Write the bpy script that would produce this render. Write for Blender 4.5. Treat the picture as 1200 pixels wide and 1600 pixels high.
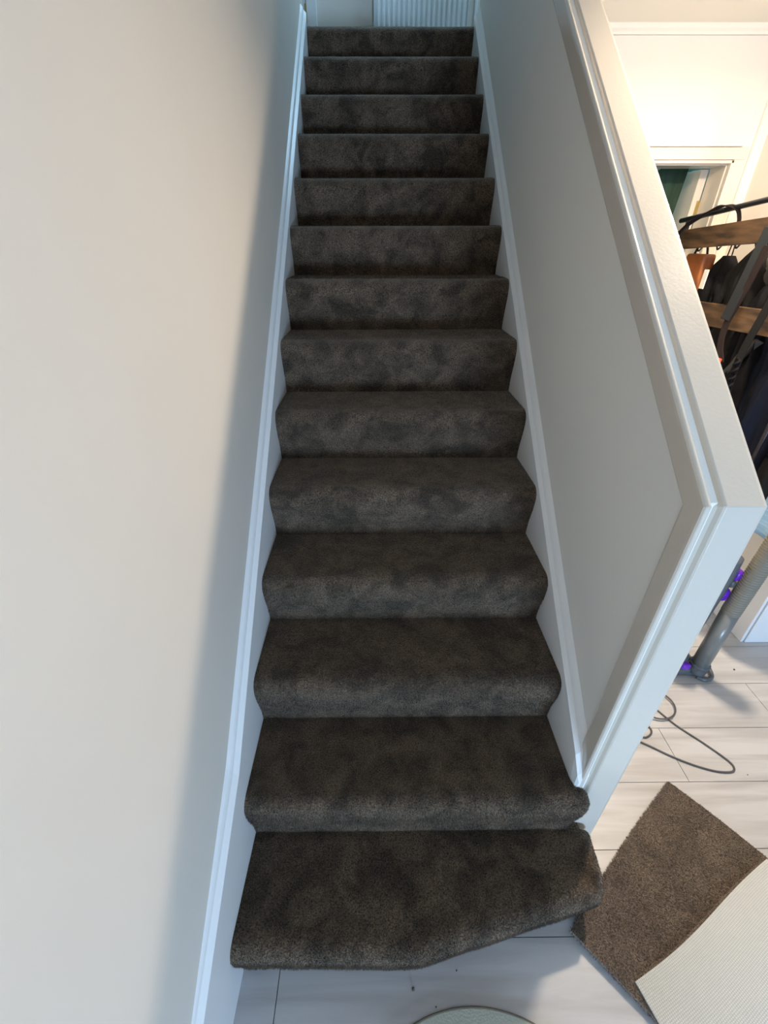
import bpy, bmesh, math, random
from mathutils import Vector, Matrix
random.seed(7)
scn = bpy.context.scene
for o in list(bpy.data.objects):
    bpy.data.objects.remove(o)
COL = scn.collection

# ------------------------------------------------------------------ camera
pitch, yaw, roll = 0.5586873416819699, -0.006660344714116813, -0.0018308929611590074
c, s = math.cos(yaw), math.sin(yaw)
R0 = Vector((c, s, 0)); F0 = Vector((-s, c, 0)); Z0 = Vector((0, 0, 1))
c, s = math.cos(pitch), math.sin(pitch)
FW = c * F0 - s * Z0; UP = s * F0 + c * Z0
c, s = math.cos(roll), math.sin(roll)
RT = c * R0 + s * UP; UP2 = -s * R0 + c * UP
cam = bpy.data.cameras.new('camera')
camo = bpy.data.objects.new('camera', cam); COL.objects.link(camo)
camo.matrix_world = Matrix((
    (RT.x, UP2.x, -FW.x, 0.36946), (RT.y, UP2.y, -FW.y, -0.39077),
    (RT.z, UP2.z, -FW.z, 1.72276), (0, 0, 0, 1)))
cam.sensor_fit = 'VERTICAL'; cam.sensor_height = 36; cam.sensor_width = 27
cam.lens = 691.41 * 36 / 1600
cam.shift_x = 7.9 / 1600; cam.shift_y = 6.17 / 1600
cam.clip_start = 0.02
scn.camera = camo

# ------------------------------------------------------------------ world, lights, exposure
scn.view_settings.view_transform = 'Standard'
scn.view_settings.look = 'None'
scn.view_settings.gamma = 1
scn.view_settings.use_curve_mapping = False
scn.view_settings.exposure = 0.02
w = bpy.data.worlds.new('daylight'); scn.world = w; w.use_nodes = True
w.node_tree.nodes['Background'].inputs[0].default_value = (0.52, 0.74, 1.0, 1)
w.node_tree.nodes['Background'].inputs[1].default_value = 0.10

def lamp(name, kind, loc, energy, col, **k):
    l = bpy.data.lights.new(name, kind); l.energy = energy; l.color = col
    tgt = k.pop('target', None)
    for a, b in k.items(): setattr(l, a, b)
    o = bpy.data.objects.new(name, l); COL.objects.link(o); o.location = loc
    if tgt is not None:
        o.rotation_euler = (Vector(tgt) - Vector(loc)).to_track_quat('-Z', 'Y').to_euler()
    return o
WARM = (1.0, 0.82, 0.62)
lamp('hall_ceiling_lamp', 'AREA', (1.73, 1.16, 2.37), 41, WARM, shape='DISK', size=0.11, target=(1.73, 1.16, 0))
lamp('hall_lamp_glow', 'POINT', (1.73, 1.16, 2.34), 15, WARM, shadow_soft_size=0.05)
lamp('front_door_daylight', 'AREA', (1.55, -3.7, .45), 160, (0.47, 0.70, 1.0), shape='RECTANGLE', size=.8, size_y=.75, target=(.9, 0.5, 0.45))
lamp('landing_window_daylight', 'AREA', (1.5, 3.55, 4.7), 52, (0.42, 0.72, 1.0), shape='RECTANGLE', size=1.0, size_y=1.0, target=(0.35, 2.6, 2.6))

# ------------------------------------------------------------------ materials
def mat(name, base, rough=0.5, noise=None, bump=None, **k):
    m = bpy.data.materials.new(name); m.use_nodes = True
    n = m.node_tree.nodes; L = m.node_tree.links
    b = n['Principled BSDF']
    b.inputs['Base Color'].default_value = (*base, 1); b.inputs['Roughness'].default_value = rough
    for a, v in k.items():
        b.inputs[a.replace('_', ' ')].default_value = v
    tc = n.new('ShaderNodeTexCoord')
    if noise:
        col2, scale, det = noise[:3]
        mp = n.new('ShaderNodeMapping'); L.new(tc.outputs['Object'], mp.inputs[0])
        if len(noise) > 3: mp.inputs['Scale'].default_value = noise[3]
        t = n.new('ShaderNodeTexNoise'); t.inputs['Scale'].default_value = scale; t.inputs['Detail'].default_value = det
        L.new(mp.outputs[0], t.inputs['Vector'])
        r = n.new('ShaderNodeValToRGB'); r.color_ramp.elements[0].position = .35; r.color_ramp.elements[1].position = .65
        r.color_ramp.elements[0].color = (*base, 1); r.color_ramp.elements[1].color = (*col2, 1)
        L.new(t.outputs['Fac'], r.inputs[0]); L.new(r.outputs[0], b.inputs['Base Color'])
    if bump:
        scale, dist, strength = bump
        t = n.new('ShaderNodeTexNoise'); t.inputs['Scale'].default_value = scale; t.inputs['Detail'].default_value = 3
        L.new(tc.outputs['Object'], t.inputs['Vector'])
        bp = n.new('ShaderNodeBump'); bp.inputs['Distance'].default_value = dist; bp.inputs['Strength'].default_value = strength
        L.new(t.outputs['Fac'], bp.inputs['Height']); L.new(bp.outputs[0], b.inputs['Normal'])
    return m
M = {}
M['wall'] = mat('cream_wall_paint', (.75, .70, .63), .75, noise=((.78, .73, .66), 1.3, 3), bump=(9, .004, .25))
M['panel'] = mat('white_wall_paint', (.82, .80, .75), .6, bump=(14, .003, .2))
M['gloss'] = mat('cream_gloss_paint', (.66, .60, .52), .2, bump=(130, .0012, .3), Coat_Weight=.3)
M['gloss_white'] = mat('white_gloss_paint', (.82, .82, .82), .3, bump=(40, .001, .3))
M['ceil'] = mat('ceiling_paint', (.80, .76, .68), .85)
M['rad'] = mat('radiator_enamel', (.80, .84, .85), .3)
M['black_metal'] = mat('black_metal', (.035, .03, .035), .35, Metallic=.6)
M['wood'] = mat('rustic_wood', (.028, .016, .009), .5, noise=((.12, .064, .028), 7, 6, (6, 1.0, 6)), bump=(30, .002, .4))
M['black_cloth'] = mat('black_cloth', (.004, .004, .005), .85, Specular_IOR_Level=.12, noise=((.008, .0075, .009), 20, 3), bump=(90, .002, .5))
M['navy'] = mat('navy_cloth', (.005, .007, .015), .8, Specular_IOR_Level=.12, bump=(90, .002, .5))
M['charcoal'] = mat('charcoal_cloth', (.012, .0115, .0115), .85, Specular_IOR_Level=.12, bump=(90, .002, .5))
M['grey_cloth'] = mat('grey_cloth', (.06, .058, .055), .85, Specular_IOR_Level=.15, bump=(90, .002, .5))
M['strap'] = mat('grey_webbing', (.016, .018, .020), .7, Specular_IOR_Level=.2, bump=(160, .001, .6))
M['brown_strap'] = mat('dark_brown_strap', (.014, .008, .008), .7, Specular_IOR_Level=.2)
M['tan'] = mat('tan_leather', (.30, .10, .025), .5, noise=((.20, .06, .015), 12, 4), bump=(60, .001, .5))
M['label'] = mat('white_label', (.75, .73, .66), .6)
M['orange'] = mat('orange_plastic', (.8, .07, .015), .4)
M['green'] = mat('green_cloth', (.006, .024, .016), .8, noise=((.011, .042, .025), 9, 3, (8, 8, 1)), bump=(70, .002, .4))
M['blue_cloth'] = mat('pale_blue_cloth', (.22, .38, .52), .8, noise=((.35, .52, .66), 8, 2, (2, 2, 30)))
M['brass'] = mat('brass', (.55, .42, .18), .35, Metallic=.9)
M['grey_plastic'] = mat('grey_plastic', (.10, .11, .12), .3)
M['mid_plastic'] = mat('silver_grey_plastic', (.17, .175, .17), .28)
M['hose'] = mat('ribbed_grey_hose', (.24, .22, .18), .35)
M['purple'] = mat('purple_plastic', (.13, .02, .45), .3)
M['cable'] = mat('grey_cable', (.085, .08, .08), .4)
M['backing'] = mat('white_woven_backing', (.62, .62, .58), .9)
M['mat'] = mat('pale_sage_mat', (.42, .43, .37), .8, bump=(220, .002, .5))
M['mat_edge'] = mat('mat_binding', (.17, .15, .12), .7)
M['dark_gap'] = mat('dark_gap', (.05, .045, .04), .8)
M['dust'] = mat('dust_fluff', (.13, .10, .09), .9)

# woven backing: small grid of bumps
def weave(m, scale):
    n = m.node_tree.nodes; L = m.node_tree.links; b = n['Principled BSDF']
    tc = n['Texture Coordinate']
    w1 = n.new('ShaderNodeTexWave'); w1.bands_direction = 'X'; w1.inputs['Scale'].default_value = scale
    w2 = n.new('ShaderNodeTexWave'); w2.bands_direction = 'Y'; w2.inputs['Scale'].default_value = scale
    mx = n.new('ShaderNodeMath'); mx.operation = 'MULTIPLY'
    for q in (w1, w2): L.new(tc.outputs['UV'], q.inputs['Vector'])
    L.new(w1.outputs['Fac'], mx.inputs[0]); L.new(w2.outputs['Fac'], mx.inputs[1])
    r = n.new('ShaderNodeValToRGB')
    r.color_ramp.elements[0].color = (.52, .51, .48, 1); r.color_ramp.elements[1].color = (.70, .70, .67, 1)
    r.color_ramp.elements[1].position = .5
    L.new(mx.outputs[0], r.inputs[0]); L.new(r.outputs[0], b.inputs['Base Color'])
    bp = n.new('ShaderNodeBump'); bp.inputs['Distance'].default_value = .0015; bp.inputs['Strength'].default_value = .8
    L.new(mx.outputs[0], bp.inputs['Height']); L.new(bp.outputs[0], b.inputs['Normal'])
weave(M['backing'], .6)

# pale wood-print planks
def floor_mat():
    m = bpy.data.materials.new('pale_laminate'); m.use_nodes = True
    n = m.node_tree.nodes; L = m.node_tree.links; b = n['Principled BSDF']
    tc = n.new('ShaderNodeTexCoord'); mp = n.new('ShaderNodeMapping'); mp.inputs['Scale'].default_value = (1.1, 13, 1)
    L.new(tc.outputs['Object'], mp.inputs[0])
    t = n.new('ShaderNodeTexNoise'); t.inputs['Scale'].default_value = 1.6; t.inputs['Detail'].default_value = 7
    t.inputs['Distortion'].default_value = .6
    L.new(mp.outputs[0], t.inputs['Vector'])
    r = n.new('ShaderNodeValToRGB')
    r.color_ramp.elements[0].position = .33; r.color_ramp.elements[0].color = (.42, .405, .41, 1)
    r.color_ramp.elements[1].position = .60; r.color_ramp.elements[1].color = (.55, .545, .56, 1)
    L.new(t.outputs['Fac'], r.inputs[0]); L.new(r.outputs[0], b.inputs['Base Color'])
    b.inputs['Roughness'].default_value = .38
    return m
M['floor'] = floor_mat()

def carpet_mat(name, dark, light, nap=.5):
    m = bpy.data.materials.new(name); m.use_nodes = True
    n = m.node_tree.nodes; L = m.node_tree.links; b = n['Principled BSDF']
    tc = n.new('ShaderNodeTexCoord')
    t = n.new('ShaderNodeTexNoise'); t.inputs['Scale'].default_value = 260; t.inputs['Detail'].default_value = 2
    L.new(tc.outputs['Object'], t.inputs['Vector'])
    t2 = n.new('ShaderNodeTexNoise'); t2.inputs['Scale'].default_value = 12; t2.inputs['Detail'].default_value = 7; t2.inputs['Distortion'].default_value = .5
    t2.inputs['Roughness'].default_value = .6
    L.new(tc.outputs['Object'], t2.inputs['Vector'])
    r = n.new('ShaderNodeValToRGB')
    r.color_ramp.elements[0].position = .30; r.color_ramp.elements[0].color = (*dark, 1)
    r.color_ramp.elements[1].position = .68; r.color_ramp.elements[1].color = (*light, 1)
    L.new(t.outputs['Fac'], r.inputs[0])
    mr = n.new('ShaderNodeMapRange'); mr.inputs[1].default_value = .38; mr.inputs[2].default_value = .62
    mr.inputs[3].default_value = 1 - nap; mr.inputs[4].default_value = 1 + nap * .8
    L.new(t2.outputs['Fac'], mr.inputs[0])
    mul = n.new('ShaderNodeVectorMath'); mul.operation = 'SCALE'
    L.new(r.outputs[0], mul.inputs[0]); L.new(mr.outputs[0], mul.inputs['Scale'])
    L.new(mul.outputs[0], b.inputs['Base Color'])
    b.inputs['Roughness'].default_value = .9
    b.inputs['Specular IOR Level'].default_value = .15
    b.inputs['Sheen Weight'].default_value = .55
    b.inputs['Sheen Roughness'].default_value = .45; b.inputs['Sheen Tint'].default_value = (.9, .8, .7, 1)
    bp = n.new('ShaderNodeBump'); bp.inputs['Distance'].default_value = .006; bp.inputs['Strength'].default_value = .7
    L.new(t.outputs['Fac'], bp.inputs['Height']); L.new(bp.outputs[0], b.inputs['Normal'])
    return m
M['carpet'] = carpet_mat('dark_brown_pile', (.015, .0100, .0070), (.170, .118, .078))
M['remnant'] = carpet_mat('brown_offcut_pile', (.05, .038, .030), (.21, .16, .125), .2)

# ------------------------------------------------------------------ mesh helpers
def link(name, bm, m, parent=None, smooth=False, bevel=0, bseg=2):
    bmesh.ops.recalc_face_normals(bm, faces=bm.faces)
    me = bpy.data.meshes.new(name); bm.to_mesh(me); bm.free()
    o = bpy.data.objects.new(name, me); COL.objects.link(o)
    for q in (m if isinstance(m, list) else [m]): me.materials.append(q)
    if parent: o.parent = parent
    if smooth:
        for p in me.polygons: p.use_smooth = True
    if bevel:
        b = o.modifiers.new('bevel', 'BEVEL'); b.width = bevel; b.segments = bseg; b.limit_method = 'ANGLE'; b.angle_limit = math.radians(35)
    return o
def empty(name, loc=(0, 0, 0)):
    o = bpy.data.objects.new(name, None); COL.objects.link(o); o.location = loc; o.empty_display_size = .1
    return o
def tag(o, label=None, cat=None, group=None, kind=None):
    if label: o['label'] = label
    if cat: o['category'] = cat
    if group: o['group'] = group
    if kind: o['kind'] = kind
    return o
def struct(o): o['kind'] = 'structure'; return o
def box(bm, x0, x1, y0, y1, z0, z1):
    v = [bm.verts.new((x, y, z)) for x in (x0, x1) for y in (y0, y1) for z in (z0, z1)]
    for f in ((0, 1, 3, 2), (4, 6, 7, 5), (0, 4, 5, 1), (2, 3, 7, 6), (0, 2, 6, 4), (1, 5, 7, 3)):
        bm.faces.new([v[i] for i in f])
def boxes(*bs):
    bm = bmesh.new()
    for b in bs: box(bm, *b)
    return bm
def prism(bm, pts, axis, a, b):
    """extrude a 2-D polygon along an axis ('x': pts are (y,z); 'y': (x,z); 'z': (x,y))"""
    def P(p, t): return {'x': (t, p[0], p[1]), 'y': (p[0], t, p[1]), 'z': (p[0], p[1], t)}[axis]
    A = [bm.verts.new(P(p, a)) for p in pts]; B = [bm.verts.new(P(p, b)) for p in pts]
    n = len(pts); bm.faces.new(A); bm.faces.new(B[::-1])
    for i in range(n): bm.faces.new((A[i], A[(i + 1) % n], B[(i + 1) % n], B[i]))
def skin(bm, rings, closed=True, caps=True):
    V = [[bm.verts.new(p) for p in r] for r in rings]
    n = len(V[0])
    for a, b in zip(V, V[1:]):
        for i in range(n if closed else n - 1):
            bm.faces.new((a[i], a[(i + 1) % n], b[(i + 1) % n], b[i]))
    if caps and closed:
        bm.faces.new(V[0][::-1]); bm.faces.new(V[-1])
    return V
def tube(bm, pts, r, n=10, rf=None, flat=1.0):
    pts = [Vector(p) for p in pts]; rings = []
    up = Vector((0.13, 0.07, 1)).normalized()
    prevu = None
    for i, p in enumerate(pts):
        t = (pts[min(i + 1, len(pts) - 1)] - pts[max(i - 1, 0)]).normalized()
        u = (prevu or (up if abs(t.dot(up)) < .9 else Vector((1, 0, 0))))
        u = (u - t * u.dot(t)).normalized(); prevu = u
        v = t.cross(u); rr = rf(i) if rf else r
        rings.append([p + rr * (math.cos(2 * math.pi * k / n) * u * flat + math.sin(2 * math.pi * k / n) * v) for k in range(n)])
    skin(bm, rings)
def spline(pts, k=10):
    pts = [Vector(p) for p in pts]; P = [2 * pts[0] - pts[1]] + pts + [2 * pts[-1] - pts[-2]]; out = []
    for i in range(1, len(P) - 2):
        for j in range(k):
            t = j / k; a, b, c_, d = P[i - 1:i + 3]
            out.append(.5 * ((2 * b) + (c_ - a) * t + (2 * a - 5 * b + 4 * c_ - d) * t * t + (3 * b - a - 3 * c_ + d) * t ** 3))
    out.append(pts[-1]); return out
def pile(o, count, length=.0055, seed=1, width=.0011, nap=(0, -.35, -.25)):
    """carpet pile: short tapered tufts standing on the surface, kept in the same mesh"""
    import numpy as np
    me = o.data; rng = np.random.default_rng(seed)
    me.calc_loop_triangles()
    nv = len(me.vertices); co = np.empty(nv * 3); me.vertices.foreach_get('co', co); co = co.reshape(-1, 3)
    nt = len(me.loop_triangles); ti = np.empty(nt * 3, dtype=np.int64); me.loop_triangles.foreach_get('vertices', ti); ti = ti.reshape(-1, 3)
    A, B, C_ = co[ti[:, 0]], co[ti[:, 1]], co[ti[:, 2]]
    N = np.cross(B - A, C_ - A); ar = np.linalg.norm(N, axis=1); N = N / (ar[:, None] + 1e-12)
    pick = rng.choice(nt, size=count, p=ar / ar.sum())
    u = rng.random(count); v = rng.random(count); sw = u + v > 1; u[sw] = 1 - u[sw]; v[sw] = 1 - v[sw]
    P = A[pick] + (B - A)[pick] * u[:, None] + (C_ - A)[pick] * v[:, None]
    n = N[pick]
    d = n + np.array(nap) + rng.normal(0, .38, (count, 3)); d /= np.linalg.norm(d, axis=1)[:, None]
    back = (d * n).sum(1) < .25; d[back] = n[back]
    side = np.cross(d, rng.normal(0, 1, (count, 3))); side /= np.linalg.norm(side, axis=1)[:, None]
    L_ = length * rng.uniform(.6, 1.1, count)[:, None]; w_ = width * rng.uniform(.6, 1.2, count)[:, None]
    V = np.stack([P - side * w_ * .5, P + side * w_ * .5, P + d * L_], 1).reshape(-1, 3)
    m2 = bpy.data.meshes.new(o.name + '_pile')
    m2.vertices.add(count * 3); m2.vertices.foreach_set('co', V.ravel())
    m2.loops.add(count * 3); m2.loops.foreach_set('vertex_index', np.arange(count * 3, dtype=np.int32))
    m2.polygons.add(count); m2.polygons.foreach_set('loop_start', np.arange(0, count * 3, 3, dtype=np.int32))
    m2.polygons.foreach_set('loop_total', np.full(count, 3, dtype=np.int32))
    m2.update()
    bm = bmesh.new(); bm.from_mesh(me); bm.from_mesh(m2)
    bm.to_mesh(me); bm.free(); bpy.data.meshes.remove(m2)

# ------------------------------------------------------------------ setting: floor
W, G, RS = 0.925, 0.2398, 0.1989
XW = -0.03                      # plane of the left wall
bm = bmesh.new()
rows = [(1.12 - .2144 * k) for k in range(-6, 18)]
joint = {2: 1.535, 4: .757, 5: .095, 3: 2.3, 1: 2.05, 0: 2.6}
box(bm, -.03, 4.3, -2.6, 2.42, -.06, -.004)
for k, yt in zip(range(-6, 18), rows):
    y0, y1 = yt - .2144, yt
    if y0 > 2.42: continue
    j = joint.get(k, (k * .47) % 1.29)
    xs = [-.03] + [q for q in [j + 1.29 * i for i in range(-4, 5)] if -.0 < q < 4.3] + [4.3]
    for a, b in zip(xs, xs[1:]):
        box(bm, a + .0011, b - .0011, max(y0, -2.6) + .0011, min(y1, 2.42) - .0011, -.004, 0)
for f in bm.faces: f.material_index = 0
fl = struct(link('floor', bm, [M['floor'], M['dark_gap']]))
# the sub-base under the boards shows as the dark joint
for p in fl.data.polygons[:6]: p.material_index = 1

# ------------------------------------------------------------------ setting: walls and ceilings
struct(link('wall_left', boxes((-.15, XW, -2.6, 3.22, 0, 5.0), (-.95, -.15, 3.12, 3.22, 2.5, 5.0)), M['wall']))
capz = lambda y: 1.33 + .785 * (y - .26)
bm = bmesh.new()
prism(bm, [(.275, 0), (3.15, 0), (3.15, 5.0), (1.675, 5.0), (1.675, capz(1.675) - .012), (.275, capz(.275) - .012)], 'x', .952, 1.044)
struct(link('wall_right', bm, M['panel']))
# hall beyond the stairs
bm = boxes((1.05, 1.33, 2.30, 2.40, 0, 2.52), (1.33, 2.07, 2.30, 2.40, 2.027, 2.52), (2.07, 2.34, 2.30, 2.40, 0, 2.52))
struct(link('wall_hall_end', bm, M['wall']))
struct(link('wall_hall_side', boxes((2.21, 2.33, 1.16, 2.30, 0, 2.52)), M['wall']))
bm = boxes((2.218, 2.36, 1.146, 1.166, 0, 2.1), (2.198, 2.212, 1.15, 1.24, 0, 2.1), (2.198, 2.40, 1.146, 1.30, 2.1, 2.19))
struct(link('trim_hall_opening', bm, M['gloss_white'], bevel=.003))
struct(link('baseboard_hall_side', boxes((2.196, 2.21, 1.24, 2.30, 0, .11)), M['gloss_white'], bevel=.003))
struct(link('wall_room_end', boxes((2.33, 4.3, 2.2, 2.3, 0, 2.52)), M['wall']))
struct(link('wall_room_side', boxes((4.3, 4.4, -2.6, 2.3, 0, 2.52)), M['wall']))
struct(link('ceiling', boxes((1.05, 4.3, -2.6, 2.40, 2.495, 2.60), (-.03, 1.05, -2.6, -.1, 2.495, 2.60)), M['ceil']))
bm = bmesh.new()
prism(bm, [(2.30, 2.495), (2.30, 2.462), (2.292, 2.462), (2.290, 2.472), (2.283, 2.480), (2.278, 2.495)], 'x', 1.05, 2.21)
struct(link('trim_ceiling', bm, M['ceil']))
# flat board over the doorway, a hair proud of the wall, and the door frame
bm = boxes((1.05, 2.108, 2.288, 2.30, 2.092, 2.46),)
struct(link('trim_overdoor_board', bm, M['wall'], bevel=.0015))
bm = boxes((1.24, 2.14, 2.284, 2.30, 2.042, 2.088), (2.086, 2.14, 2.284, 2.30, 0, 2.042), (1.24, 1.31, 2.284, 2.30, 0, 2.042),
           (1.31, 2.086, 2.276, 2.30, 2.027, 2.039), (2.07, 2.083, 2.276, 2.30, 0, 2.039), (1.31, 1.33, 2.276, 2.30, 0, 2.027),
           (2.064, 2.075, 2.30, 2.42, 0, 2.027), (1.33, 2.07, 2.30, 2.42, 2.022, 2.03), (2.155, 2.162, 2.295, 2.30, 0, 2.462))
struct(link('trim_doorway', bm, M['gloss'], bevel=.002))
# far room seen through the doorway
struct(link('wall_far_room', boxes((1.05, 3.2, 4.4, 4.5, 0, 2.44), (3.1, 3.2, 2.42, 4.4, 0, 2.44), (1.05, 1.15, 2.42, 4.4, 0, 2.44)),
            mat('pale_aqua_paint', (.42, .66, .64), .8)))
struct(link('ceiling_far_room', boxes((1.05, 3.2, 2.42, 4.5, 2.44, 2.49)), mat('aqua_ceiling_paint', (.50, .72, .70), .8)))
lamp('far_room_lamp', 'POINT', (1.7, 3.4, 2.3), 6, (.8, .95, 1.0), shadow_soft_size=.1)
struct(link('floor_far_room', boxes((1.05, 3.2, 2.42, 4.5, -.06, 0)), M['floor']))

struct(link('ceiling_landing', boxes((-1.05, 1.7, -.1, 4.1, 5.0, 5.1)), M['ceil']))
struct(link('wall_upper_front', boxes((-.15, 1.05, -.2, -.1, 2.6, 5.0)), M['wall']))
struct(link('wall_upper_right', boxes((.952, 1.05, -.1, 1.675, 2.495, 5.0)), M['wall']))
# ------------------------------------------------------------------ setting: capping round the half wall
prof = [(.952, -.060), (.940, -.056), (.938, -.050), (.938, -.012), (.9385, -.006), (.941, -.0015), (.945, 0.0), (.949, -.0015), (.9525, -.006),
        (.956, -.013), (.962, -.016), (.968, -.011), (.9715, -.003), (.975, 0.0), (1.040, 0.0), (1.047, -.002), (1.050, -.008),
        (1.050, -.055), (1.044, -.060)]
pathp = [Vector((.26, 0)), Vector((.26, 1.33)), Vector((1.66, 2.429)), Vector((1.66, 5.0))]
def nrm(d): return Vector((-d.y, d.x)).normalized()
rings = []
for i, p in enumerate(pathp):
    ds = []
    if i > 0: ds.append((pathp[i] - pathp[i - 1]).normalized())
    if i < len(pathp) - 1: ds.append((pathp[i + 1] - pathp[i]).normalized())
    ns = [nrm(d) for d in ds]
    b = sum(ns, Vector((0, 0))).normalized(); k = 1 / b.dot(ns[0])
    rings.append([(x, (p + b * k * n_)[0], (p + b * k * n_)[1]) for x, n_ in prof])
bm = bmesh.new(); skin(bm, rings)
capo = struct(link('trim_capping', bm, M['gloss'], bevel=.0012, bseg=1))

# ------------------------------------------------------------------ staircase
stair = tag(empty('staircase', (.46, 0, 0)), 'straight flight of stairs covered in dark brown pile carpet with white strings', 'staircase')
def child(o, par):
    o.parent = par; o.matrix_parent_inverse = Matrix.Translation(par.location).inverted(); return o
backz = {0: 0, 1: .1989, 2: .4035, 3: .6060, 4: .7983, 5: .9955, 6: 1.1868, 7: 1.388, 8: 1.583, 9: 1.772, 10: 1.962, 11: 2.156, 12: 2.345, 13: 2.543, 14: 2.722}
NP = 46                          # points of the bullnose section
def nose_section(r, ov, rad):
    """(inset, z) from the foot of the riser up over the nose: inset 0 is the furthest-out line"""
    s_ = []
    zc = r - rad
    for i in range(9):
        z = zc * i / 9
        s_.append((ov * (.5 + .5 * math.cos(math.pi * (z / zc) ** 1.15)), z))
    for i in range(9):
        a = math.radians(90 * i / 8)
        s_.append((rad * .9 * (1 - math.cos(a)), zc + rad * math.sin(a)))
    return s_
def step(i, outline, fill, hair):
    """outline: open plan curve of the exposed nose edge, fill: the points that close the tread"""
    z0 = backz[i - 1]; r = backz[i] - z0
    sec = nose_section(r, .026, .038)
    pts = [Vector(p) for p in outline]; rings = []
    nn = []
    for k in range(len(pts)):
        a = pts[max(k - 1, 0)]; b = pts[min(k + 1, len(pts) - 1)]
        d = (b - a).normalized(); nn.append(Vector((-d.y, d.x)))
    nn[0] = Vector((0, 1)); 
    wob = [random.uniform(-.0015, .0015) for _ in pts]
    for ins, z in sec:
        rings.append([(p.x + n_.x * (ins + w_), p.y + n_.y * (ins + w_), z0 + z) for p, n_, w_ in zip(pts, nn, wob)])
    bm = bmesh.new()
    V = skin(bm, rings, closed=False, caps=False)
    top = V[-1][:] + [bm.verts.new((x, y, z0 + r)) for x, y in fill]
    bm.faces.new(top)
    # end cheeks
    for e in (0, -1):
        col = [row[e] for row in V]
        bk = bm.verts.new((col[0].co.x, pts[e].y + .03, z0)) if e == 0 else bm.verts.new((col[0].co.x, max(pts[e].y, G * (i - 1) + .03), z0))
        bk2 = bm.verts.new((col[-1].co.x, bk.co.y, z0 + r))
        bm.faces.new(col + [bk2, bk])
    # foot strip tucked under
    bmesh.ops.triangulate(bm, faces=[f for f in bm.faces if len(f.verts) > 4])
    o = link('carpeted_step', bm, M['carpet'], smooth=True)
    try:
        o.data.set_sharp_from_angle(angle=math.radians(50))
    except Exception: pass
    child(o, stair)
    if hair: pile(o, hair, seed=i)
    return o
def lerp_pts(pts, n):
    out = []
    for a, b in zip(pts, pts[1:]):
        L_ = (Vector(b) - Vector(a)).length; m = max(1, int(L_ / n))
        out += [tuple(Vector(a).lerp(Vector(b), t / m)) for t in range(m)]
    return out + [pts[-1]]
HAIR = {1: 110000, 2: 110000, 3: 90000, 4: 75000, 5: 60000, 6: 50000, 7: 40000, 8: 32000, 9: 26000, 10: 22000, 11: 18000, 12: 15000, 13: 13000, 14: 12000}
o1 = lerp_pts([(-.028, -.036), (.44, -.042)], .05) + lerp_pts([(.475, -.040), (.51, -.034), (.955, .068), (.985, .078), (1.003, .100), (1.010, .128), (1.016, .2398)], .05)[0:]
step(1, o1, [(.982, .262), (-.028, .262)], HAIR[1])
o2 = lerp_pts([(-.012, .2158), (.925, .2158)], .05) + [(.945, .2158), (.958, .222), (.966, .232), (.968, .258)]
step(2, o2, [(.927, .260), (.927, .4796 + .02), (-.012, .4796 + .02)], HAIR[2])
for i in range(3, 15):
    y = (i - 1) * G - .023
    top = 3.9 if i == 14 else i * G + .03
    xr = .928
    step(i, lerp_pts([(-.004, y), (xr, y)], .05), [(xr, top), (-.004, top)], HAIR[i])
# strings (the sloping boards either side) with a moulded top
def string(name, inner, x0_, sgn, yend, ztail):
    bm = bmesh.new()
    # section rings follow the top line; each ring: inner bottom, inner top, moulding, outer
    rings = []
    for (y, z) in inner:
        xin = x0_ - .010 * max(0, min(1, (.26 - y) / .22))
        zb = max(0.0, z - .60)
        rings.append([(xin, y, zb), (xin, y, z - .002), (xin - sgn * .002, y, z), (xin - sgn * .014, y, z + .010), (xin - sgn * .0165, y, z + .018),
                      (xin - sgn * .020, y, z + .024), (xin - sgn * .030, y, z + .034), (xin - sgn * .034, y, z + .034), (xin - sgn * .034, y, zb)])
    skin(bm, rings)
    return child(link(name, bm, M['gloss_white']), stair)
string('stringer', [(-2.6, .19), (-.325, .19), (-.30, .20), (-.16, .287), (.245, .512), (1.03, 1.117), (2.05, 1.912), (3.09, 2.742), (3.12, 2.775)], 0, 1, 0, 0)
bm = bmesh.new()
rings = []
xin = .922
for (y, z, dx) in [(.262, .43, .012), (.27, .452, .006), (.300, .503, 0), (.317, .517, 0), (1.155, 1.184, 0), (2.38, 2.166, 0), (3.13, 2.765, 0)]:
    zb = max(.30, z - .55)
    rings.append([(xin + dx * .4, y, zb), (xin + dx, y, z - .002), (xin + .002 + dx, y, z), (xin + .012 + dx * .5, y, z + .010), (xin + .016 + dx * .4, y, z + .018),
                  (xin + .020, y, z + .024), (xin + .029, y, z + .034), (xin + .032, y, z + .034), (xin + .032, y, zb)])
skin(bm, rings)
child(link('stringer', bm, M['gloss_white']), stair)

# ------------------------------------------------------------------ landing at the top of the stairs
struct(link('floor_landing', boxes((-.95, 1.6, 3.22, 4.0, 2.5, 2.705)), M['carpet']))
struct(link('wall_landing', boxes((-.95, 1.6, 4.0, 4.1, 2.5, 5.0)), M['wall']))
struct(link('wall_landing_side', boxes((-1.05, -.95, 3.12, 4.1, 2.5, 5.0), (1.6, 1.7, 3.15, 4.1, 2.5, 5.0)), M['wall']))
struct(link('trim_landing', boxes((-.088, -.018, 3.975, 4.0, 2.715, 4.7), (1.055, 1.075, 3.98, 4.0, 2.715, 4.7), (-.85, -.088, 3.975, 4.0, 4.62, 4.7)), M['gloss_white'], bevel=.004))
d2 = struct(link('door_2', boxes((-.85, -.095, 3.985, 4.0, 2.72, 4.62)), M['gloss_white'], bevel=.003))
h = link('door_hinge', boxes((-.098, -.086, 3.968, 3.985, 2.99, 3.07)), M['brass'], parent=d2)
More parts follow.
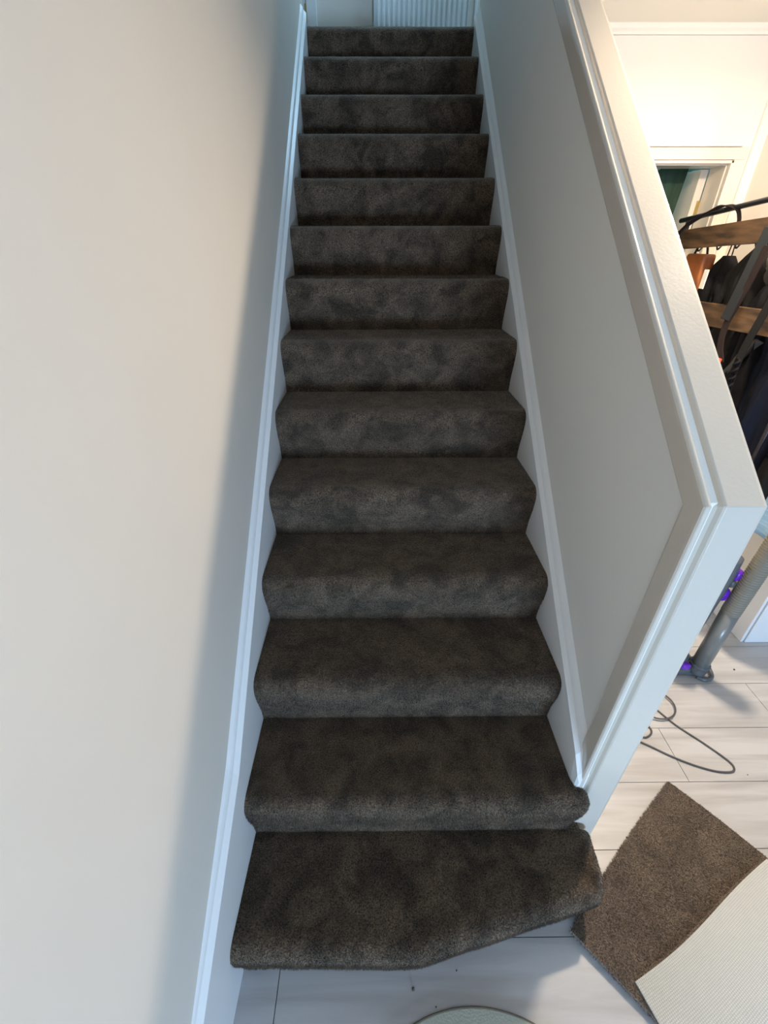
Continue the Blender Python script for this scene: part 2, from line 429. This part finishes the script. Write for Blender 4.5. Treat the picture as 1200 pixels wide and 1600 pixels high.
rad = tag(empty('radiator', (.69, 3.95, 2.86)), 'white ribbed panel radiator on the landing wall above the top step', 'radiator')
bm = bmesh.new()
x0, x1, z0, z1 = .374, 1.0, 2.86, 3.46
pts = []
nr = 18; pw = (x1 - x0 - .02) / nr
pts.append((x0, 3.965)); pts.append((x0, 3.932)); pts.append((x0 + .01, 3.930))
for k in range(nr):
    a = x0 + .01 + k * pw
    pts += [(a + pw * .12, 3.930), (a + pw * .30, 3.917), (a + pw * .70, 3.917), (a + pw * .88, 3.930)]
pts += [(x1 - .01, 3.930), (x1, 3.932), (x1, 3.965)]
prism(bm, pts, 'z', z0, z1)
child(link('panel', bm, M['rad'], bevel=.002), rad)
child(link('side_cover', boxes((x0 - .004, x0, 3.920, 3.985, z0, z1 + .005)), M['rad']), rad)
child(link('side_cover', boxes((x1, x1 + .004, 3.920, 3.985, z0, z1 + .005)), M['rad']), rad)
child(link('top_grille', boxes((x0, x1, 3.922, 3.985, z1, z1 + .008)), M['rad']), rad)
for xx in (x0 + .1, x1 - .14): child(link('wall_bracket', boxes((xx, xx + .04, 3.965, 4.0, z0 + .1, z1 - .05)), M['rad']), rad)
for xx in (x0 + .03, x1 - .03):
    bm = bmesh.new(); tube(bm, [(xx, 3.95, z0), (xx, 3.95, 2.715)], .008); child(link('pipe', bm, M['rad']), rad)

# ------------------------------------------------------------------ door leaf and green drape in the hall doorway
d1 = struct(link('door_1', boxes((2.025, 2.064, 2.425, 3.12, .01, 2.02)), M['gloss'], bevel=.002))
for z in (1.80, .25):
    bm = bmesh.new(); tube(bm, [(2.074, 2.416, z), (2.074, 2.416, z + .09)], .007); box(bm, 2.05, 2.074, 2.417, 2.425, z, z + .09)
    link('door_hinge', bm, M['brass'], parent=d1)
bm = bmesh.new()
rings = []
for j in range(26):
    t = j / 25
    row = []
    for i in range(49):
        u = i / 48
        ztop = 1.80 + .235 * min(1, (u / .78)) ** .9
        xr = 1.985 - .10 * t * (1 - .2 * t)
        x = 1.40 + (xr - 1.40) * u
        z = ztop - (ztop - .75) * t
        y = 2.46 + .016 * math.sin(u * 34 + t * 1.5) * (.3 + t) + .02 * math.sin(u * 9)
        row.append((x, y, z))
    rings.append(row)
skin(bm, rings, closed=False)
dr = tag(link('green_drape', bm, M['green'], smooth=True), 'dark green cloth hanging in folds inside the hall doorway', 'cloth')
sm = dr.modifiers.new('thick', 'SOLIDIFY'); sm.thickness = .004

# ------------------------------------------------------------------ coat rack on the hall side wall
XR = 1.92
rack = tag(empty('coat_rack', (2.05, 1.85, 0)), 'black metal coat rack with two rustic brown wooden boards by the hall side wall', 'coat rack')
bm = bmesh.new(); tube(bm, [(XR, 2.29, 1.800), (XR, 1.72, 1.855), (XR, 1.15, 1.91)], .011, 12)
child(link('top_rail', bm, M['black_metal'], smooth=True), rack)
def board(corners, th=.022):
    bm = bmesh.new()
    A = [bm.verts.new((XR, y, z)) for y, z in corners]; B = [bm.verts.new((XR + th, y, z)) for y, z in corners]
    bm.faces.new(A); bm.faces.new(B[::-1])
    for i in range(4): bm.faces.new((A[i], A[(i + 1) % 4], B[(i + 1) % 4], B[i]))
    return child(link('board', bm, M['wood'], bevel=.002), rack)
board([(2.27, 1.758), (1.55, 1.806), (1.55, 1.716), (2.27, 1.675)])
board([(2.15, 1.460), (1.40, 1.486), (1.40, 1.395), (2.15, 1.362)])
for yy in (2.283, 1.30):
    bm = bmesh.new(); tube(bm, [(XR + .035, yy, 0), (XR + .035, yy, 1.80 + (2.283 - yy) * .0965)], .011, 12)
    child(link('upright', bm, M['black_metal'], smooth=True), rack)
bm = bmesh.new(); tube(bm, [(XR + .035, 2.283, .12), (XR + .035, 1.30, .12)], .010, 10)
child(link('lower_rail', bm, M['black_metal'], smooth=True), rack)
for yy in (2.16, 2.02, 1.90, 1.78, 1.66, 1.56):
    zz = 1.69 + (2.27 - yy) * .06
    bm = bmesh.new(); tube(bm, spline([(XR + .022, yy, zz + .02), (XR + .04, yy, zz + .01), (XR + .055, yy, zz - .025), (XR + .07, yy, zz - .01)], 4), .004, 6)
    child(link('hook', bm, M['black_metal'], smooth=True), rack)

# bent straps curving over the rail
def strap(name, pts, width, th, m, label, cat, group=None):
    P_ = spline(pts, 8); rings = []
    for i, p in enumerate(P_):
        t = (P_[min(i + 1, len(P_) - 1)] - P_[max(i - 1, 0)]).normalized()
        wdir = Vector((.35, -1, 0)); wdir = (wdir - t * wdir.dot(t)).normalized(); n_ = t.cross(wdir)
        rings.append([p + wdir * a * width / 2 + n_ * b * th / 2 for a, b in ((-1, -1), (1, -1), (1, 1), (-1, 1))])
    bm = bmesh.new(); skin(bm, rings)
    return tag(link(name, bm, m, bevel=.001, bseg=1), label, cat, group)

# coats
def coat(yc, xc, ztop, zbot, wid, thick, m, label, seed, sleeves=True, lean=0.0):
    rnd = random.Random(seed)
    t_ = tag(empty('coat', (xc, yc, zbot)), label, 'coat', None)
    bm = bmesh.new(); rings = []
    ph = rnd.uniform(0, 6)
    for j in range(22):
        t = j / 21
        z = ztop - (ztop - zbot) * t
        sh = min(1, .16 + (t / .13) ** .7 * .84) if t < .13 else 1.0
        wy = wid / 2 * sh; wx = thick / 2 * min(1, .35 + t * 5) * (1 + .35 * t)
        ring = []
        for k in range(72):
            a = 2 * math.pi * k / 72
            f = 1 + .20 * min(1, t * 4) * (1 - 2 * abs(math.sin(3.5 * a + ph + t * 1.4))) + .08 * math.sin(13 * a + ph * 2 - t * 3)
            ring.append((xc + math.cos(a) * wx * f + lean * t * .0, yc + math.sin(a) * wy * (1 + .3 * (f - 1)) + lean * t, z + .01 * math.sin(3 * a + ph) * t))
        rings.append(ring)
    skin(bm, rings)
    child(link('body', bm, m, smooth=True), t_)
    if sleeves:
        for s_ in (-1, 1):
            bm = bmesh.new()
            y0 = yc + s_ * wid * .46
            P_ = spline([(xc - .01, y0 - s_ * .05, ztop - .09), (xc - .03, y0 + s_ * .012, ztop - .18), (xc - .045, y0 + s_ * .02 + lean * .4, ztop - .40), (xc - .04, y0 + lean * .8, ztop - .66)], 6)
            tube(bm, P_, .04, 14, rf=lambda i: .047 - .0007 * i + .004 * math.sin(i * 1.7 + ph), flat=.8)
            child(link('sleeve', bm, m, smooth=True), t_)
    bm = bmesh.new()
    zl = ztop + .055
    tube(bm, spline([(xc, yc - .016, ztop - .02), (xc, yc - .010, zl - .01), (xc, yc, zl), (xc, yc + .010, zl - .01), (xc, yc + .016, ztop - .02)], 4), .003, 6)
    child(link('hanging_loop', bm, M['black_cloth'], smooth=True), t_)
    return t_
coat(2.00, 2.03, 1.655, .80, .20, .15, M['black_cloth'], 'black jacket with a pale label, furthest along the rack below the upper board', 3)
lab = tag(link('clothing_label', boxes((1.925, 1.930, 1.955, 1.985, 1.52, 1.60)), M['label'], bevel=.001), 'small white card label hanging against the black coats', 'label')
coat(1.83, 2.05, 1.70, .86, .19, .16, M['charcoal'], 'charcoal coat hanging between the black jacket and the grey coat', 5)
coat(1.73, 2.09, 1.73, .80, .17, .13, M['grey_cloth'], 'mid grey coat hung at the back of the crowded rack', 8)
coat(1.57, 2.04, 1.66, .80, .20, .17, M['black_cloth'], 'long black coat hanging behind the lower wooden board', 11)
coat(1.38, 2.05, 1.62, .76, .24, .20, M['navy'], 'dark navy padded coat bulging out at the near end of the rack', 14)
coat(1.20, 2.07, 1.60, .74, .22, .18, M['charcoal'], 'dark charcoal coat at the right edge of the photograph', 17)
# rail-hung hooked cane-like strap and bag straps
strap('curved_strap', [(1.905, 2.28, 1.730), (1.90, 2.17, 1.79), (1.90, 2.06, 1.822), (1.905, 1.98, 1.845), (1.915, 1.90, 1.835), (1.925, 1.875, 1.80), (1.93, 1.87, 1.765)], .016, .006, M['brown_strap'], 'brown bag strap draped over the black top rail', 'strap')
strap('thin_strap', [(1.90, 2.24, 1.715), (1.90, 2.20, 1.765), (1.90, 2.12, 1.80), (1.90, 2.03, 1.824), (1.905, 1.96, 1.832)], .007, .004, M['strap'], 'thin grey strap curling up beside the top rail', 'strap')
b_ = strap('webbing_strap', [(1.895, 1.637, 1.76), (1.893, 1.645, 1.69), (1.89, 1.662, 1.55), (1.888, 1.680, 1.425)], .040, .005, M['strap'], 'wide grey webbing strap hanging in front of both wooden boards', 'strap')
strap('brown_belt', [(1.898, 1.615, 1.70), (1.898, 1.64, 1.55), (1.896, 1.672, 1.42), (1.895, 1.66, 1.33), (1.90, 1.622, 1.255)], .026, .006, M['brown_strap'], 'dark brown belt hanging below the grey webbing strap', 'belt')
strap('dark_strap', [(1.895, 1.475, 1.60), (1.894, 1.49, 1.48), (1.892, 1.515, 1.33), (1.892, 1.515, 1.20), (1.895, 1.50, 1.06)], .030, .005, M['charcoal'], 'dark twisted strap crossing the near end of the lower board', 'strap')
bm = bmesh.new()
P_ = [Vector((1.885 + .008 * math.sin(i * .9), 1.515 - .0005 * i + .008 * math.cos(i * .9), 1.30 - .0045 * i)) for i in range(60)]
tube(bm, P_, .006, 8)
tag(link('twisted_cord', bm, M['black_cloth'], smooth=True), 'black twisted cord wound round the strap below the lower board', 'cord')
bm = bmesh.new(); tube(bm, spline([(1.885, 1.615, 1.275), (1.885, 1.617, 1.255), (1.885, 1.620, 1.24), (1.885, 1.626, 1.225)], 4), .011, 10, flat=.6)
tag(link('orange_tag', bm, M['orange'], smooth=True), 'small bright orange tag beside the brown belt end', 'tag')
# tan bag
bag = tag(empty('tan_bag', (1.97, 2.12, 1.42)), 'tan leather bag hanging at the far end below the upper board', 'bag')
bm = bmesh.new(); prism(bm, [(2.04, 1.66), (2.19, 1.66), (2.20, 1.46), (2.19, 1.42), (2.05, 1.42), (2.03, 1.46)], 'x', 1.94, 2.0)
child(link('body', bm, M['tan'], bevel=.012, bseg=3), bag)
bm = bmesh.new(); tube(bm, spline([(1.965, 2.06, 1.65), (1.965, 2.09, 1.70), (1.965, 2.14, 1.70), (1.965, 2.17, 1.65)], 6), .005, 8)
child(link('handle', bm, M['brown_strap'], smooth=True), bag)
# grey fleece lapel showing below the lower board and pale blue cloth below
bm = bmesh.new(); rings = []
for j in range(14):
    t = j / 13; row = []
    for i in range(30):
        a = 2 * math.pi * i / 30; f = 1 + .12 * math.sin(6 * a + t * 3)
        row.append((2.02 + .05 * math.cos(a) * f, 1.16 + .12 * math.sin(a) * f * (1 - .2 * t), .965 - .30 * t))
    rings.append(row)
skin(bm, rings)
tag(link('blue_garment', bm, M['blue_cloth'], smooth=True), 'pale blue striped garment hanging below the dark coats', 'garment')
bm = bmesh.new(); rings = []
for j in range(12):
    t = j / 11
    p = Vector((1.945, 1.60 - .13 * t, 1.37 - .17 * (1 - (1 - t) ** 2)))
    p = Vector((1.94, 1.52 + .11 * t, 1.365 - .16 * t ** 1.2))
    wv = .035 * (1 - .5 * t)
    rings.append([p + Vector((0, -wv, .0)), p + Vector((-.008, 0, .01)), p + Vector((0, wv, 0)), p + Vector((.01, 0, -.01))])
skin(bm, rings)
tag(link('grey_scarf', bm, M['grey_cloth'], smooth=True), 'light grey scarf end fanning out below the lower board', 'scarf')

# ------------------------------------------------------------------ vacuum cleaner
vac = tag(empty('vacuum_cleaner', (1.80, .95, 0)), 'grey and purple upright vacuum cleaner standing behind the end of the half wall', 'vacuum cleaner')
vx, vy = 1.845, .955
bm = bmesh.new()
tube(bm, [(vx - .002, vy, .028), (vx, vy, .045), (vx, vy, .075), (vx, vy, .077), (vx, vy, .082)], .04, 24, rf=lambda i: (.036, .038, .038, .041, .041)[i])
child(link('collar', bm, M['grey_plastic'], smooth=True), vac)
bm = bmesh.new(); tube(bm, [(vx, vy, .08), (vx + .004, vy, .40)], .034, 28)
child(link('wand', bm, M['mid_plastic'], smooth=True), vac)
bm = bmesh.new()
n = 300
tube(bm, [(vx + .004 + .00005 * i, vy - .00005 * i, .40 + .0017 * i) for i in range(n)], .034, 24, rf=lambda i: .033 + .0028 * math.cos(i * math.pi / 3.5))
child(link('ribbed_hose', bm, M['hose'], smooth=True), vac)
bm = bmesh.new(); box(bm, 1.66, 1.86, .945, 1.10, .005, .05); box(bm, 1.70, 1.82, .98, 1.06, .05, .09)
child(link('floor_head', bm, M['grey_plastic'], bevel=.012, bseg=3), vac)
bm = bmesh.new()
tube(bm, spline([(1.84, .935, .012), (1.87, .918, .012), (1.905, .93, .014), (1.918, .965, .018), (1.91, 1.0, .03), (1.88, 1.02, .045)], 6), .010, 10)
child(link('front_loop', bm, M['grey_plastic'], smooth=True), vac)
bm = bmesh.new(); tube(bm, spline([(1.74, 1.0, .06), (1.75, 1.0, .30), (1.765, .995, .55), (1.77, 1.0, .66)], 6), .045, 20)
child(link('body', bm, M['grey_plastic'], smooth=True), vac)
def blob(name, m, cx, cy, cz, rx, ry, rz):
    bm = bmesh.new(); bmesh.ops.create_icosphere(bm, subdivisions=3, radius=1)
    for v in bm.verts:
        v.co = Vector((cx + math.copysign(abs(v.co.x) ** .6, v.co.x) * rx, cy + math.copysign(abs(v.co.y) ** .6, v.co.y) * ry, cz + math.copysign(abs(v.co.z) ** .6, v.co.z) * rz))
    return child(link(name, bm, m, smooth=True), vac)
blob('release_clip', M['purple'], 1.822, .985, .575, .018, .02, .024)
blob('release_clip', M['purple'], 1.800, .985, .475, .024, .02, .032)
blob('release_clip', M['purple'], 1.755, .93, .095, .020, .015, .016)
blob('latch', M['grey_plastic'], 1.812, .985, .535, .012, .02, .02)
# cable on the floor
cz_ = .004
cab = [(1.30, .66), (1.40, .64), (1.438, .625), (1.518, .572), (1.590, .535), (1.660, .512), (1.715, .510), (1.735, .527), (1.728, .556), (1.680, .622), (1.612, .703), (1.560, .790), (1.50, .85), (1.44, .88)]
bm = bmesh.new(); tube(bm, spline([(x, y, cz_) for x, y in cab], 10), .0036, 10)
tag(link('power_cable', bm, M['cable'], smooth=True), 'grey power cable looping out across the pale floor boards', 'cable')
lp = [(1.57 + .085 * math.cos(a), .80 + .075 * math.sin(a)) for a in [i * .35 - 2.2 for i in range(12)]]
bm = bmesh.new(); tube(bm, spline([(x, y, cz_ + .007) for x, y in lp], 6), .0036, 10)
tag(link('power_cable', bm, M['cable'], smooth=True), 'small round loop of grey cable just below the vacuum cleaner', 'cable')
bm = bmesh.new(); tube(bm, spline([(x, y, cz_) for x, y in [(1.40, .69), (1.447, .652), (1.475, .655), (1.497, .675), (1.495, .70), (1.47, .72), (1.43, .75)]], 6), .0036, 10)
tag(link('power_cable', bm, M['cable'], smooth=True), 'tiny cable end peeping out behind the white half wall', 'cable')

# ------------------------------------------------------------------ carpet offcut folded over on the floor
off = tag(empty('carpet_offcut', (1.2, .1, 0)), 'brown carpet offcut lying folded on the floor showing its white woven backing', 'carpet offcut')
def patch(c00, c10, c11, c01, nu, nv, zf, th, edge=None):
    """solid sheet between four plan corners; zf gives height"""
    bm = bmesh.new(); uvl = bm.loops.layers.uv.new('UVMap')
    c00, c10, c11, c01 = [Vector(c) for c in (c00, c10, c11, c01)]
    T = []; B = []
    for j in range(nv + 1):
        v = j / nv; rt = []; rb = []
        for i in range(nu + 1):
            u = i / nu
            p = c00 * (1 - u) * (1 - v) + c10 * u * (1 - v) + c11 * u * v + c01 * (1 - u) * v
            if edge: p = p + Vector(edge(u, v))
            z = zf(u, v)
            rt.append(bm.verts.new((p.x, p.y, z + th))); rb.append(bm.verts.new((p.x, p.y, z)))
        T.append(rt); B.append(rb)
    def q(f, uv):
        for l, w_ in zip(f.loops, uv): l[uvl].uv = w_
    su = (c10 - c00).length; sv = (c01 - c00).length
    for j in range(nv):
        for i in range(nu):
            uv = [(a / nu * su * 100, b * sv / nv * 100) for a, b in ((i, j), (i + 1, j), (i + 1, j + 1), (i, j + 1))]
            q(bm.faces.new((T[j][i], T[j][i + 1], T[j + 1][i + 1], T[j + 1][i])), uv)
            q(bm.faces.new((B[j][i], B[j + 1][i], B[j + 1][i + 1], B[j][i + 1])), [uv[0], uv[3], uv[2], uv[1]])
    for j in range(nv):
        for i in (0, nu): bm.faces.new((T[j][i], T[j + 1][i], B[j + 1][i], B[j][i]))
    for i in range(nu):
        for j in (0, nv): bm.faces.new((T[j][i], T[j][i + 1], B[j][i + 1], B[j][i]))
    return bm
# lower layer, pile up; corner A far, B near left
def ew(u, v):
    return (.006 * math.sin(v * 7) * (u < .01) - .012 * math.sin(math.pi * v) * (1 - u) * 0, .010 * math.sin(math.pi * u) * (1 - v))
bm = patch((1.442, .468), (.925, .055), (1.30, -.36), (1.86, -.06), 40, 30,
           lambda u, v: .002 + .030 * max(0, u - .72) ** 1.3 * (1 - v) * 2.2 + .018 * max(0, .25 - u) * (1 - v) * 2, .012, ew)
p1 = child(link('pile_side', bm, M['remnant'], smooth=False), off); p1['label'] = 'brown pile side'
pile(p1, 90000, length=.007, seed=31, width=.0013, nap=(.2, .1, 0))
# upper layer folded back, backing up
bm = patch((1.600, .213), (1.060, -.050), (1.16, -.42), (1.90, -.03), 40, 24,
           lambda u, v: .020 + .030 * math.sin(math.pi * u) * (1 - .6 * v) * .6 + .030 * (1 - v) * (1 - u) + .05 * v * (1 - v), .006,
           lambda u, v: (.004 * math.sin(math.pi * u) * (1 - v), (.005 * math.sin(2 * math.pi * u) - .004 * math.sin(math.pi * u)) * (1 - v)))
p2 = child(link('backing_side', bm, M['backing'], smooth=False), off); p2['label'] = 'white woven backing'
# pile fringe at the folded flap's edge: thin layer under the flap
bm = patch((1.600, .219), (1.055, -.046), (1.16, -.42), (1.90, -.03), 40, 24,
           lambda u, v: .012 + .030 * math.sin(math.pi * u) * (1 - .6 * v) * .6 + .030 * (1 - v) * (1 - u) + .05 * v * (1 - v), .0075,
           lambda u, v: (.004 * math.sin(math.pi * u) * (1 - v), (.005 * math.sin(2 * math.pi * u) - .004 * math.sin(math.pi * u)) * (1 - v)))
p3 = child(link('folded_pile', bm, M['remnant'], smooth=False), off); p3['label'] = 'brown pile under the flap'

# ------------------------------------------------------------------ round mat edge at the very bottom
mt = tag(empty('round_mat', (.60, -.50, 0)), 'pale round mat with a thin dark binding at the bottom of the picture', 'mat')
def disc(cx, cy, rx, ry, z0, z1, n=96):
    bm = bmesh.new()
    prism(bm, [(cx + rx * math.cos(2 * math.pi * k / n), cy + ry * math.sin(2 * math.pi * k / n)) for k in range(n)], 'z', z0, z1); return bm
child(link('mat_body', disc(.612, -.465, .392, .375, 0, .008), M['mat'], bevel=.003), mt)
bm = bmesh.new()
P_ = [(.612 + .392 * math.cos(2 * math.pi * k / 96), -.465 + .375 * math.sin(2 * math.pi * k / 96), .005) for k in range(97)]
tube(bm, P_, .003, 8); child(link('binding', bm, M['mat_edge'], smooth=True), mt)
# dust specks
specks = [(.462, -.055, .0038, 'largest dark speck of fluff on the floor in front of the lowest step'),
          (.585, -.02, .002, 'tiny speck right beside the angled front edge of the lowest step'),
          (.520, -.088, .002, 'tiny speck just above the rim of the round mat'),
          (1.0, .24, .002, 'tiny speck on the floor between the lowest step and the offcut'),
          (2.05, .98, .004, 'dark speck on the floor boards right of the vacuum cleaner'),
          (1.77, .50, .002, 'tiny speck just right of the large cable loop')]
for x, y, r_, lb in specks:
    bm = bmesh.new(); bmesh.ops.create_icosphere(bm, subdivisions=2, radius=r_)
    for v in bm.verts: v.co += Vector((x, y, r_ * .7)) + v.co * random.uniform(-.3, .3)
    tag(link('dust_speck', bm, M['dust'], smooth=True), lb, 'speck', 'dust specks on the floor')
